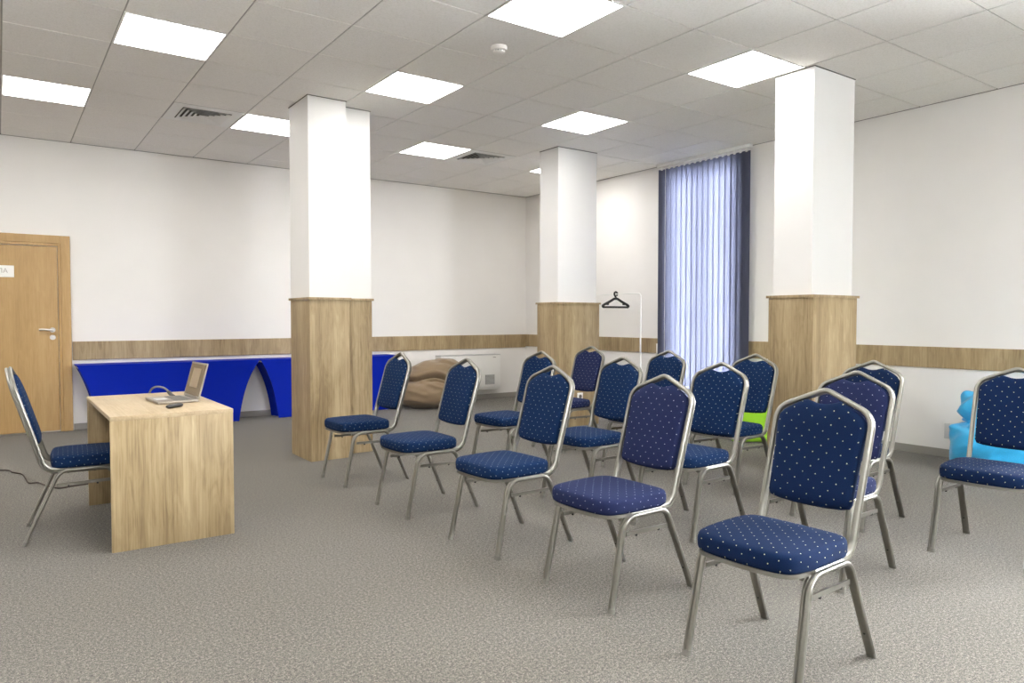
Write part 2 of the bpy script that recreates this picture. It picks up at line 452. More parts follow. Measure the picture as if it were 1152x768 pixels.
# ------------------------------------------------------------------ columns with oak cladding
def prism(bm, poly, z0, z1):
    a = [bm.verts.new((x, y, z0)) for x, y in poly]; b = [bm.verts.new((x, y, z1)) for x, y in poly]
    n = len(poly)
    for i in range(n): bm.faces.new((a[i], a[(i+1) % n], b[(i+1) % n], b[i]))
    bm.faces.new(a[::-1]); bm.faces.new(b)
def grow(poly, d):
    n = len(poly); out = []
    A = sum(poly[i][0]*poly[(i+1) % n][1]-poly[(i+1) % n][0]*poly[i][1] for i in range(n))
    s = 1 if A > 0 else -1
    for i in range(n):
        p0, p1, p2 = Vector(poly[i-1]), Vector(poly[i]), Vector(poly[(i+1) % n])
        a = (p1-p0).normalized(); b = (p2-p1).normalized()
        n1 = Vector((a.y, -a.x))*s; n2 = Vector((b.y, -b.x))*s
        out.append(tuple(p1+n1*d+n2*d))
    return out
def column(label, shaft, wood_poly, zw=1.338):
    c = empty('column', (wood_poly[0][0], wood_poly[0][1], 0), label, 'column', kind='structure')
    ox, oy = wood_poly[0]
    loc = lambda P: [(x-ox, y-oy) for x, y in P]
    bm = bmesh.new(); prism(bm, loc(shaft), zw-.02, ZC+.0055); mesh_obj('plaster_shaft', bm, M['column_paint'], c)
    bm = bmesh.new(); prism(bm, loc(wood_poly), 0, zw); mesh_obj('oak_cladding', bm, M['oak_z'], c)
    bm = bmesh.new(); prism(bm, loc(grow(wood_poly, .014)), zw, zw+.019); mesh_obj('ledge', bm, M['oak_z'], c)
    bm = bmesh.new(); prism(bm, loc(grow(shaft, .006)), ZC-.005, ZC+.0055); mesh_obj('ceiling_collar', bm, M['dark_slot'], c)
column('stepped white pillar clad in oak up to shoulder height beside the desk',
       [(2.105, 5.872), (2.435, 5.872), (2.435, 6.03), (2.725, 6.03), (2.725, 6.34), (2.105, 6.34)],
       [(2.08, 5.80), (2.425, 5.80), (2.425, 5.955), (2.70, 5.955), (2.70, 6.27), (2.08, 6.27)])
column('white pillar clad in oak near the far corner, coat hanger beyond it',
       [(4.92, 6.084), (5.47, 6.084), (5.47, 6.40), (4.92, 6.40)],
       [(4.89, 6.05), (5.487, 6.05), (5.487, 6.41), (4.89, 6.41)])
column('white pillar clad in oak beside the blue vertical blind',
       [(4.875, 3.07), (5.415, 3.07), (5.415, 3.392), (4.875, 3.392)],
       [(4.842, 3.035), (5.43, 3.035), (5.43, 3.41), (4.842, 3.41)])

# ------------------------------------------------------------------ ceiling lights, vents, smoke detector
def cell(i, j): return (OX+(i+.5)*TS, OY+(j+.5)*TS)
def make_panel():
    root = empty('ceiling_light', (0, 0, ZC))
    h = .298
    bm = bmesh.new()
    for d in ((-h, h, -h, -h+.012), (-h, h, h-.012, h), (-h, -h+.012, -h+.012, h-.012), (h-.012, h, -h+.012, h-.012)):
        box(bm, *d, -.003, .006)
    mesh_obj('frame', bm, M['white_metal'], root)
    bm = bmesh.new(); box(bm, -h+.012, h-.012, -h+.012, h-.012, -.0015, .0058)
    mesh_obj('diffuser', bm, M['panel_light'], root)
    return root
panel = make_panel(); index_kids(panel)
first = True
for (i, j), lab in list(seen.items())+[(c, None) for c in hidden]:
    x, y = cell(i, j)
    o = panel if first else dup(panel, (x, y, ZC), 0)
    o.location = (x, y, ZC); first = False
    tag(o, lab or 'lit square ceiling panel outside the edges of the photo', 'ceiling light', 'square ceiling panel lights' if lab else 'ceiling panel lights out of the picture')

def vent(i, j, label):
    x, y = cell(i, j)
    v = empty('air_vent', (x, y, ZC), label, 'air vent', 'four-way ceiling air vents')
    def ring(bm, a0, z0, a1, z1, th=.0015):
        for sx, sy in ((1, 0), (0, 1), (-1, 0), (0, -1)):
            def P(a, z, t): return (sx*a-sy*a*t, sy*a+sx*a*t, z)
            q = [P(a0, z0, -1), P(a0, z0, 1), P(a1, z1, 1), P(a1, z1, -1)]
            lo = [bm.verts.new(p) for p in q]; hi = [bm.verts.new((p[0], p[1], p[2]+th)) for p in q]
            bm.faces.new(lo); bm.faces.new(hi[::-1])
            for k in range(4): bm.faces.new((lo[k], hi[k], hi[(k+1) % 4], lo[(k+1) % 4]))
    boxobj('backing', (-.24, .24, -.24, .24, .003, .006), M['dark_slot'], v)
    bm = bmesh.new(); ring(bm, .292, -.002, .206, -.005, .003); mesh_obj('frame', bm, M['white_metal'], v)
    bm = bmesh.new()
    for a in (.20, .16, .12, .08, .04): ring(bm, a, -.013, a-.030, .002)
    mesh_obj('louvre', bm, M['white_metal'], v)
vent(2, 10, 'slatted white ceiling air vent between two light panels, over the long blue table')
vent(7, 10, 'slatted white ceiling air vent in front of the hanger-side pillar, the smaller-looking one')

sd = empty('smoke_detector', (2.80, 4.10, ZC), 'round white smoke detector on the ceiling beside a light panel', 'smoke detector')
bm = bmesh.new(); cyl(bm, (0, 0, .0), (0, 0, -1), .055, .026, 32, .053); mesh_obj('base', bm, M['white_plastic'], sd, smooth=40)
bm = bmesh.new()
for k in range(12):
    a = 2*math.pi*k/12; c, s = math.cos(a), math.sin(a)
    cyl(bm, (.036*c, .036*s, -.024), (0, 0, -1), .005, .014, 8)
mesh_obj('rib', bm, M['white_plastic'], sd, smooth=40)
bm = bmesh.new(); cyl(bm, (0, 0, -.0245), (0, 0, -1), .031, .0135, 24); mesh_obj('sensor_core', bm, M['dark_slot'], sd, smooth=40)
bm = bmesh.new(); cyl(bm, (0, 0, -.038), (0, 0, -1), .042, .010, 32, .030); mesh_obj('cap', bm, M['white_plastic'], sd, smooth=40)

# ------------------------------------------------------------------ vertical blind
bl = empty('vertical_blind', (6.49, 5.46, 0), 'closed blue vertical blind hanging over the window, ceiling to floor', 'blind')
boxobj('headrail', (-.022, .022, -.66, .66, 2.985, 3.0205), M['white_metal'], bl, .002)
NV = 16
for k in range(NV):
    y = .60 if k == NV-1 else -.60+1.085*k/(NV-2); ang = R(103)
    w = .0445
    bm = bmesh.new()
    c, s = math.cos(ang), math.sin(ang)       # vane direction: mostly along the wall, turned open a little
    N = 6; rows = []
    for z in (.045, .6, 1.2, 1.8, 2.4, 2.955):
        row = []
        for m in range(N+1):
            u = -w+2*w*m/N; bow = .004*(1-(u/w)**2)
            row.append((c*u+s*bow, y+s*u-c*bow, z))
        rows.append(row)
    for off in (0,):
        V = [[bm.verts.new(p) for p in r] for r in rows]
        for a in range(len(V)-1):
            for m in range(N): bm.faces.new((V[a][m], V[a][m+1], V[a+1][m+1], V[a+1][m]))
    bmesh.ops.solidify(bm, geom=bm.faces[:], thickness=.0006)
    v = mesh_obj('vane', bm, M['vane'], bl, smooth=60)
    bm = bmesh.new(); box(bm, c*-.012-.004, c*.012+.004, y-.014, y+.014, 2.945, 2.985); mesh_obj('carrier', bm, M['white_plastic'], v)

# ------------------------------------------------------------------ banquet chair
SEATW = .205
def make_chair():
    root = empty('banquet_chair', (0, 0, 0))
    # --- seat cushion: outline by angle, domed top
    def outline(n=64):
        ctrl = [(-.264, 0), (-.258, .10), (-.244, .157), (-.208, .188), (-.12, .203), (0, .207), (.07, .202), (.112, .18), (.125, .13), (.13, 0)]
        pts = curve_pts([(x, y, 0) for x, y in ctrl], 5)
        full = pts+[Vector((p.x, -p.y, 0)) for p in reversed(pts[1:-1])]
        return full
    O = outline(); cx = -.06
    levels = [(.955, .384), (.985, .389), (.997, .398), (1.0, .412), (.999, .424), (.990, .434), (.972, .4415), (.94, .446), (.87, .449), (.72, .4525), (.5, .4545), (.25, .4555)]
    bm = bmesh.new(); uvl = bm.loops.layers.uv.new('UVMap')
    rings = [[bm.verts.new((cx+(p.x-cx)*s, p.y*s, z)) for p in O] for s, z in levels]
    n = len(O)
    for a in range(len(rings)-1):
        for k in range(n): bm.faces.new((rings[a][k], rings[a][(k+1) % n], rings[a+1][(k+1) % n], rings[a+1][k]))
    top = bm.verts.new((cx, 0, .4558))
    for k in range(n): bm.faces.new((rings[-1][k], rings[-1][(k+1) % n], top))
    bm.faces.new(rings[0][::-1])
    for f in bm.faces:
        for l in f.loops:
            p = l.vert.co; d = max(0, .445-p.z)
            e = Vector((p.x-cx, p.y)); e = e.normalized() if e.length > 1e-6 else Vector((0, 0))
            l[uvl].uv = (p.y+e.y*d, p.x+e.x*d)
    mesh_obj('seat', bm, M['navy'], root, smooth=60)
    # --- backrest pad in the leaning plane
    z0, slope = .43, .30
    def bx(z): return .165+slope*(z-z0)
    half = [(0, .503), (.06, .504), (.12, .509), (.150, .516), (.158, .532), (.160, .60), (.1655, .72), (.170, .785), (.166, .812), (.150, .832), (.118, .852), (.076, .8735), (.064, .8765), (.050, .8725), (.026, .8655), (0, .863)]
    pts = []
    for a, b in zip(half[:-1], half[1:]):
        for k in range(3): pts.append((a[0]+(b[0]-a[0])*k/3, a[1]+(b[1]-a[1])*k/3))
    pts.append(half[-1])
    loop = pts+[(-y, z) for y, z in reversed(pts[1:-1])]
    cz = .68
    nx, nz = -1/math.sqrt(1+slope**2), slope/math.sqrt(1+slope**2)      # towards the sitter
    lev = [(.0, -.012, 1), (.55, -.012, 1), (.93, -.011, 1), (.985, -.008, 1), (1, -.001, 1), (1, .006, 1), (.985, .015, 1), (.94, .021, 1), (.82, .0255, 1), (.55, .029, 1), (.2, .031, 1)]
    bm = bmesh.new(); uvl = bm.loops.layers.uv.new('UVMap')
    def pt(y, z, s, off):
        # shrink towards the pad's middle line rather than one point so that the hand hole keeps its shape
        d = 1-s; yy = y*(1-d*.7); zz = cz+(z-cz)*(1-d*.62)
        return (bx(zz)+nx*off, yy, zz+nz*off)
    n = len(loop); rings = []
    for s, off, _ in lev[1:]:
        rings.append([bm.verts.new(pt(y, z, s, off)) for y, z in loop])
    for a in range(len(rings)-1):
        for k in range(n): bm.faces.new((rings[a][k], rings[a][(k+1) % n], rings[a+1][(k+1) % n], rings[a+1][k]))
    for rg, off in ((rings[-1], .031), (rings[0], -.012)):
        c = bm.verts.new((bx(cz)+nx*off, 0, cz+nz*off))
        for k in range(n): bm.faces.new((rg[k], rg[(k+1) % n], c))
    for f in bm.faces:
        for l in f.loops:
            p = l.vert.co; l[uvl].uv = (p.y, p.z*1.044)
    mesh_obj('backrest', bm, M['navy'], root, smooth=60)
    # --- tubular back frame running on under the seat as its side rails
    F = tubeprof(.0195, .033, .006, .005)
    S = (bx(.84), .1835, .84); A = (bx(.917), 0, .917); V = (.150, .178, .372)
    P = [(-.17, .178, .372), V, S, A, (S[0], -S[1], S[2]), (V[0], -V[1], V[2]), (-.17, -.178, .372)]
    bm = bmesh.new(); sweep(bm, fillet(P, [.07, .075, .045, .075, .07], 10), (0, 0, 1), F)
    mesh_obj('back_frame', bm, M['frame_metal'], root, smooth=35)
    # --- seat rim and base board
    bm = bmesh.new()
    rimp = [Vector((cx+(p.x-cx)*.965, p.y*.965, .377)) for p in O]
    half_i = [p for p in rimp if p.x < -.10]
    # ordered from one side round the front to the other
    left = sorted([p for p in half_i if p.y > 0], key=lambda p: -p.x); right = sorted([p for p in half_i if p.y < 0], key=lambda p: p.x)
    front = [p for p in half_i if abs(p.y) < 1e-6]
    sweep(bm, left+front+right, (0, 0, 1), rect(.005, .014))
    mesh_obj('seat_rim', bm, M['frame_metal'], root, smooth=40)
    bm = bmesh.new()
    ring0 = [bm.verts.new((cx+(p.x-cx)*.93, p.y*.90, .374)) for p in O]; ring1 = [bm.verts.new((cx+(p.x-cx)*.93, p.y*.90, .3845)) for p in O]
    for k in range(n if False else len(O)): bm.faces.new((ring0[k], ring0[(k+1) % len(O)], ring1[(k+1) % len(O)], ring1[k]))
    bm.faces.new(ring0[::-1]); bm.faces.new(ring1)
    mesh_obj('seat_board', bm, M['dark_board'], root)
    # --- legs: each side is one bent tube; front half and rear half
    L = tubeprof(.0185, .033, .0055, .005)
    for s in (1, -1):
        foot_f = (-.243, s*.207, .012); cf = (-.164, s*.2, .3735); cr = (.084, s*.2, .3735); foot_r = (.243, s*.208, .012)
        full = fillet([foot_f, cf, cr, foot_r], [.072, .066], 10)
        mid = min(range(len(full)), key=lambda k: abs(full[k].x+.03) if full[k].z > .36 else 9)
        cut = Vector((-.03, s*.2, .3735))
        fr = [p for p in full if p.x < -.035]+[cut]; rr = [cut]+[p for p in full if p.x > -.025]
        for seg, foot, front in ((fr, foot_f, True), (rr, foot_r, False)):
            bm = bmesh.new(); sweep(bm, seg, (0, -1, 0), L)
            lg = mesh_obj('leg', bm, M['frame_metal'], root, smooth=35)
            bm = bmesh.new()
            d = (Vector(cf if front else cr)-Vector(foot)).normalized()
            a = Vector(foot)
            cap = [(x*1.08, y*1.05) for x, y in tubeprof(.0185, .033, .0005)]
            end = a-d*(.012/d.z); sweep(bm, [end+Vector((0, 0, .0002)), a+d*.006], (0, -1, 0), cap)
            # flatten the base on the floor
            for v in bm.verts:
                if v.co.z < .008: v.co.z = .0005
            mesh_obj('foot_cap', bm, M['cap'], lg)
            if not front:
                q = a+d*.092
                bm = bmesh.new(); cyl(bm, (q.x-.0112, q.y, q.z), (1, 0, 0), .0042, .0225, 10); mesh_obj('bolt', bm, M['black_plastic'], lg)
        bm = bmesh.new(); sweep(bm, [(-.150, s*.197, .302), (.100, s*.197, .297)], (0, 0, 1), rect(.008, .017))
        st = mesh_obj('stretcher', bm, M['frame_metal'], root)
        for x in (-.09, .045):
            bm = bmesh.new(); cyl(bm, (x, s*.197, .294), (0, 0, -1), .005, .009, 8); mesh_obj('bolt', bm, M['black_plastic'], st)
    return root
chair = make_chair(); index_kids(chair)
FRONT = 'banquet chairs in the front row'; MIDR = 'banquet chairs in the second row'; BACKR = 'banquet chairs in the third row'
CH = [
 (2.213, 1.503, 3.2, 'deep', FRONT, 'largest-looking blue banquet chair, its near front foot cut by the bottom edge'),
 (2.222, 2.324, 1.5, 'violet', FRONT, 'violet-tinged blue banquet chair, second from the open end of the front row'),
 (2.209, 3.132, 2.7, 'navy', FRONT, 'blue banquet chair in the middle of the front row of five'),
 (2.188, 4.021, 0.6, 'navy', FRONT, 'blue banquet chair in the front row hiding part of the brown beanbag and wall convector'),
 (2.193, 4.982, 0.8, 'navy', FRONT, 'blue banquet chair at the pillar end of the front row, beside the stepped oak pillar'),
 (3.182, 1.920, 3.7, 'violet', MIDR, 'violet-tinged blue banquet chair mostly hidden behind the largest-looking chair'),
 (3.203, 2.763, 3.6, 'navy', MIDR, 'blue banquet chair whose back stands before the lower part of the vertical blind'),
 (3.161, 3.560, 3.0, 'navy', MIDR, 'blue banquet chair in the second row below the black coat hanger'),
 (3.230, 4.560, 3.0, 'navy', MIDR, 'blue banquet chair in the second row, partly hidden, between wall convector and far pillar'),
 (4.119, 2.344, 2.3, 'deep', BACKR, 'blue banquet chair behind two others, next to bare white wall beside the blind-side pillar'),
 (4.220, 3.270, 3.0, 'navy', BACKR, 'blue banquet chair standing in front of the lime green pouf'),
 (4.150, 4.058, 2.4, 'navy', BACKR, 'blue banquet chair showing only its upper back at the bright edge of the blind'),
 (4.250, 5.110, 3.0, 'violet', BACKR, 'small-looking violet-tinged banquet chair in front of the pillar with the white socket'),
 (4.101, 1.550, 4.2, 'deep', None, 'dark blue banquet chair in front of the bright blue beanbag, cut by the side edge'),
 (0.347, 4.709, 176.3, 'navy', None, 'blue banquet chair facing the others, its seat pushed under the oak desk'),
]
for k, (x, y, a, mat, grp, lab) in enumerate(CH):
    o = chair if k == 0 else dup(chair, (x, y, 0), R(a))
    o.location = (x, y, 0); o.rotation_euler = (0, 0, R(a))
    tag(o, lab, 'chair')
    if grp: o['group'] = grp
    elif 'group' in o: del o['group']
    for ch in kids_of(o):
        if ch.name.split('.')[0] in ('seat', 'backrest'):
            ch.material_slots[0].link = 'OBJECT'; ch.material_slots[0].material = M[mat]

# ------------------------------------------------------------------ desk and what stands on it
X0, X1, Y0, Y1, ZT = .444, 1.040, 4.110, 5.272, .690
dk = empty('desk', ((X0+X1)/2, (Y0+Y1)/2, 0), 'pale oak panel desk with a laptop on it', 'desk')
w, l = (X1-X0)/2, (Y1-Y0)/2
boxobj('desktop', (-w, w, -l, l, ZT-.022, ZT), M['oak_y'], dk, .0012)
boxobj('end_panel', (-w+.001, w-.001, -l+.001, -l+.023, 0, ZT-.022), M['oak_z'], dk, .001)
boxobj('end_panel', (-w+.001, w-.001, l-.023, l-.001, 0, ZT-.022), M['oak_z'], dk, .001)
boxobj('modesty_panel', (w-.05, w-.028, -l+.023, l-.023, .12, ZT-.022), M['oak_z'], dk, .001)

lp = empty('laptop', (.835, 4.70, ZT), 'open silver laptop on the oak desk, screen towards the chair', 'laptop', rz=R(3))
boxobj('base', (-.11, .11, -.165, .165, .002, .016), M['silver_laptop'], lp, .003)
bm = bmesh.new()
for r_ in range(5):
    for c_ in range(13):
        x = -.005+r_*.0185; y = -.14+c_*.0216
        box(bm, x-.0075, x+.0075, y-.009, y+.009, .0158, .0178)
kb = mesh_obj('keyboard', bm, M['key'], lp)
boxobj('touchpad', (-.092, -.03, -.05, .05, .0158, .0166), M['grey_plastic'], lp)
lid = bpy.data.objects.new('lid', None); del lid
bm = bmesh.new(); box(bm, -.004, .004, -.163, .163, 0, .215, .002, 1)
lid = mesh_obj('lid', bm, M['silver_laptop'], lp); lid.location = (.112, 0, .016); lid.rotation_euler = (0, R(15), 0)
boxobj('screen', (-.0048, -.0038, -.152, .152, .014, .204), M['screen'], lid)
boxobj('screen_page', (-.0052, -.0046, -.075, .085, .06, .178), M['screen_page'], lid)
bm = bmesh.new(); cyl(bm, (.108, -.11, .014), (0, 1, 0), .007, .22, 12); mesh_obj('hinge', bm, M['key'], lp, smooth=40)
# cable from the laptop's far side
cb = empty('laptop_cable', (.84, 4.92, ZT), 'thick grey cable with black plug arching from the laptop over the desk', 'cable')
bm = bmesh.new()
sweep(bm, curve_pts([(.032, .05, .022), (.028, .10, .036), (.02, .16, .046), (.006, .23, .049), (-.012, .30, .043), (-.026, .36, .02), (-.034, .40, -.03), (-.036, .41, -.14)], 6), (0, 0, 1), circ(.0062, 10))
mesh_obj('cable_sheath', bm, M['cord_grey'], cb, smooth=60)
bm = bmesh.new(); sweep(bm, [(.037, -.04, .011), (.036, -.02, .012), (.034, .02, .016), (.031, .07, .028)], (0, 0, 1), [(a*1.6, b) for a, b in circ(.0085, 10)])
mesh_obj('plug', bm, M['black_plastic'], cb, smooth=50)
# small black remote
rm = empty('remote_control', (.785, 4.335, ZT), 'small black presenter remote lying in front of the laptop', 'remote', rz=R(38))
bm = bmesh.new()
prof = [(-.055, .010), (-.045, .0165), (-.02, .0195), (.02, .0195), (.045, .017), (.056, .010)]
rings = []
for x, hw in prof:
    rings.append([bm.verts.new((x, hw*math.cos(t)*1.0, .011+.0105*math.sin(t)*(1 if abs(x) < .05 else .6))) for t in [2*math.pi*k/14 for k in range(14)]])
for a in range(len(rings)-1):
    for k in range(14): bm.faces.new((rings[a][k], rings[a][(k+1) % 14], rings[a+1][(k+1) % 14], rings[a+1][k]))
bm.faces.new(rings[0][::-1]); bm.faces.new(rings[-1])
mesh_obj('body', bm, M['black_plastic'], rm, smooth=50)
bm = bmesh.new()
for x in (-.03, -.01, .01, .03): box(bm, x-.006, x+.006, -.006, .006, .0205, .0228, .001, 1)
mesh_obj('button', bm, M['key'], rm)

# power cord across the carpet
pc = [(-1.2, 7.2), (-.55, 7.02), (-.014, 6.856), (.064, 6.702), (.123, 6.582), (.141, 6.385), (.157, 6.198), (.21, 6.178), (.256, 6.027), (.318, 5.895), (.393, 5.913), (.475, 5.922), (.62, 5.95), (.75, 5.82), (.80, 5.6)]
bm = bmesh.new(); sweep(bm, curve_pts([(x, y, .0055) for x, y in pc], 6), (0, 0, 1), circ(.0052, 8))
tag(mesh_obj('power_cord', bm, M['cord_brown'], smooth=60), 'dark power cord lying across the carpet behind the desk chair', 'cord')

# ------------------------------------------------------------------ blue covered tables
def covered_table(x0, x1, y0, y1, zt, la, ra, label, seed):
    """stretch cover over a folding table: flat top, sides pulled in towards the feet"""
    t = empty('covered_table', ((x0+x1)/2, (y0+y1)/2, 0), label, 'table', 'blue covered tables along the wall')
    mx, my = (x0+x1)/2, (y0+y1)/2; hx, hy = (x1-x0)/2, (y1-y0)/2
    NX, NY = 40, 10; Z = [1, .985, .95, .9, .84, .77, .69, .6, .5, .4, .3, .2, .1, .03, .008]
    bm = bmesh.new(); rings = []
    f = lambda tt, rate: (1-math.exp(-rate*tt))/(1-math.exp(-rate))
    for zz in Z:
        tt = 1-zz
        li = la[0]*f(tt, la[1]); ri = ra[0]*f(tt, ra[1]); yi = .035*f(tt, 3)
        xa, xb, ya, yb = -hx+li, hx-ri, -hy+yi, hy-yi
        ring = []
        per = []
        for k in range(NX): per.append((k/NX, 0))
        for k in range(NY): per.append((1, k/NY))
        for k in range(NX): per.append((1-k/NX, 1))
        for k in range(NY): per.append((0, 1-k/NY))
        for u, v in per:
            x = xa+(xb-xa)*u; y = ya+(yb-ya)*v
            # faces sag inwards between the feet; creases fan out from the upper corners
            sag = math.sin(math.pi*u)*min(1, tt*2.5)*.035*(1-.4*tt)
            if v == 0: y += sag
            if v == 1: y -= sag
            side = math.sin(math.pi*v)*min(1, tt*2)*.05
            if u == 0: x += side
            if u == 1: x -= side
            if v == 0 and 0 < u < 1:
                for cu in (0, 1):
                    d = abs(u-cu)*2*hx; dz = tt*zt
                    if d < .55 and dz < .45 and d+dz > .04:
                        ang = math.atan2(dz, d); y += .004*math.sin(ang*22+seed)*min(1, (d+dz)*6)*max(0, 1-(d/.55))*max(0, 1-dz/.45)
            ring.append(bm.verts.new((x, y, zz*zt)))
        rings.append(ring)
    n = len(rings[0])
    for a in range(len(rings)-1):
        for k in range(n): bm.faces.new((rings[a][k], rings[a][(k+1) % n], rings[a+1][(k+1) % n], rings[a+1][k]))
    bm.faces.new(rings[0])
    mesh_obj('stretch_cover', bm, M['royal'], t, smooth=35)
    bm = bmesh.new()
    for sx in (-hx+la[0]+.03, hx-ra[0]-.03):
        for sy in (-hy+.06, hy-.06): cyl(bm, (sx, sy, 0), (0, 0, 1), .014, zt-.03, 12)
    box(bm, -hx+.01, hx-.01, -hy+.01, hy-.01, zt-.03, zt-.004)
    mesh_obj('table_frame', bm, M['grey_plastic'], t)
covered_table(.635, 2.462, 8.53, 8.885, .703, (.20, 1.5), (.23, 1.7), 'long folding table in a royal blue stretch cover behind the desk', 1)
covered_table(2.470, 4.24, 8.53, 8.885, .703, (.215, 1.8), (.12, 3.0), 'long folding table in a royal blue stretch cover passing behind the stepped pillar', 3)

# ------------------------------------------------------------------ wall convector
fc = empty('wall_convector', (5.50, YB, .15), 'white fan coil heater on the wall behind the brown beanbag', 'heater')
boxobj('casing', (-.50, .50, -.16, -.002, .03, .50), M['white_metal'], fc, .008)
boxobj('top_seam', (-.503, .503, -.163, -.002, .50, .512), M['grey_plastic'], fc, .003)
boxobj('lower_lip', (-.50, .50, -.145, -.002, 0, .03), M['white_metal'], fc, .004)
bm = bmesh.new(); box(bm, .235, .395, -.1645, -.1595, .075, .215)
gr = mesh_obj('side_grille', bm, M['cap'], fc)
bm = bmesh.new()
for k in range(9): box(bm, .238, .392, -.1685, -.1644, .082+.0155*k, .089+.0155*k)
mesh_obj('grille_slats', bm, M['grey_plastic'], gr)
boxobj('badge', (.37, .42, -.1625, -.1598, .462, .469), M['cap'], fc)

# ------------------------------------------------------------------ beanbags and pouf (star-shaped bodies from a distance field)
def smin(a, b, k): h = max(k-abs(a-b), 0)/k; return min(a, b)-h*h*k*.25
def ell(p, c, r):
    q = Vector(((p.x-c[0])/r[0], (p.y-c[1])/r[1], (p.z-c[2])/r[2])); l = q.length
    return (l-1)*min(r)
def bag(name, sdf, center, wr, mat, parent, sub=5, rmax=.9):
    bm = bmesh.new(); bmesh.ops.create_icosphere(bm, subdivisions=sub, radius=1)
    c = Vector(center)
    for v in bm.verts:
        d = v.co.normalized(); lo, hi = 0, rmax
        # march inwards from outside to the outermost surface, then bisect
        t = rmax
        while t > .05 and sdf(c+d*t) > 0: t -= .025
        lo, hi = t, t+.025
        for _ in range(10):
            m = (lo+hi)/2
            if sdf(c+d*m) > 0: hi = m
            else: lo = m
        p = c+d*lo
        p += d*wr(p, d)
        if p.z < .004: p.z = .004+.0*p.z
        v.co = p
    bmesh.ops.smooth_vert(bm, verts=bm.verts[:], factor=.25, use_axis_x=True, use_axis_y=True, use_axis_z=True)
    for v in bm.verts: v.co.z = max(v.co.z, .002)
    return mesh_obj(name, bm, mat, parent, smooth=180)

bb = empty('beanbag', (4.75, 8.40, 0), 'slumped brown beanbag beside the white wall convector', 'beanbag')
def sup(p, c, r, e=2.6):
    l = (abs((p.x-c[0])/r[0])**e+abs((p.y-c[1])/r[1])**e+abs((p.z-c[2])/r[2])**e)**(1/e)
    return (l-1)*min(r)
def sdf_b(p):
    a = sup(p, (-.02, .02, .215), (.53, .31, .225), 2.4)
    b = sup(Vector((p.x+.10*0-(p.z-.45)*.35, p.y, p.z)), (-.06, .04, .45), (.34, .24, .175), 2.3)
    c = sup(p, (.16, .05, .49), (.16, .18, .15), 3.4)
    return smin(smin(a, b, .03), c, .06)
def ridge(v): return (1-abs(noise.noise(v))*2.2)
def wr_b(p, d):
    w = .016*noise.noise(Vector((p.x*4, p.y*4, p.z*4)))
    # long soft folds running round the bag, tighter near the pinch
    q = Vector((p.x*2.2, p.y*2.2, p.z*10+p.x*2.5))
    w += .020*(ridge(q)-.4)
    w += .009*(ridge(Vector((p.x*5+3, p.y*5, p.z*17-p.x*4)))-.4)
    crease = .40-.11*max(0, p.x+.15)-.03*math.sin(p.x*9)
    w -= .075*math.exp(-((p.z-crease)/.016)**2)
    w += .030*math.exp(-((p.z-crease-.045)/.03)**2)
    w -= .03*math.exp(-((p.z-crease+.06+.04*p.x)/.012)**2)*(1 if p.x > -.25 else .3)
    return w
body = bag('bag_body', sdf_b, (.0, .02, .29), wr_b, M['brown_bag'], bb, 6, .66)
cb2 = empty('beanbag', (6.20, 2.27, 0), 'bright blue beanbag with a tied top against the wall', 'beanbag')
def sdf_c(p):
    a = sup(p, (0, 0, .205), (.345, .36, .215), 2.9)
    b = sup(p, (-.02, .17, .48), (.16, .15, .115), 2.2)
    e = sup(p, (-.03, .265, .565), (.045, .05, .05), 2.0)
    return smin(smin(a, b, .03), e, .04)
def wr_c(p, d):
    w = .012*noise.noise(Vector((p.x*5, p.y*5, p.z*5)))
    az = math.atan2(p.y-.1, p.x)
    w += .022*(ridge(Vector((p.x*3, p.y*3.5, p.z*7+p.y*6)))-.4)+.010*(ridge(Vector((p.x*8, p.y*8+2, p.z*12)))-.4)
    w += .013*math.sin(az*13+p.z*6)*math.exp(-((p.z-.385)/.07)**2)
    w -= .040*math.exp(-((p.z-.395-.06*noise.noise(p*4))/.020)**2)
    w += .022*math.exp(-((p.z-.355)/.022)**2)
    return w
bag('bag_body', sdf_c, (-.01, .10, .32), wr_c, M['cyan_bag'], cb2, 6, .66)
bm = bmesh.new()     # cord that ties the top
sweep(bm, [(-.02+.135*math.cos(t), .165+.13*math.sin(t), .397) for t in [2*math.pi*k/24 for k in range(25)]], (0, 0, 1), circ(.008, 8))
mesh_obj('tie', bm, M['cyan_bag'], cb2, smooth=60)

pf = empty('pouf', (6.06, 4.40, 0), 'lime green square pouf behind a chair, beside the blind-side pillar', 'pouf', rz=R(-36))
bm = bmesh.new(); box(bm, -.30, .30, -.26, .26, .004, .40, .035, 4)
bmesh.ops.subdivide_edges(bm, edges=[e for e in bm.edges if e.calc_length() > .15], cuts=8, use_grid_fill=True)
for v in bm.verts:
    if v.co.z > .05:
        k = noise.noise(v.co*4); v.co.x *= 1+.015*k; v.co.y *= 1+.02*k
        if v.co.z > .38: v.co.z += .012*(1-(v.co.x/.36)**2)
mesh_obj('body', bm, M['lime_bag'], pf, smooth=60)
bm = bmesh.new()
q = [(-.297, -.255), (.297, -.255), (.297, .255), (-.297, .255), (-.297, -.255)]
sweep(bm, [(x, y, .385) for x, y in q], (0, 0, 1), circ(.006, 8)); mesh_obj('piping', bm, M['lime_bag'], pf, smooth=60)

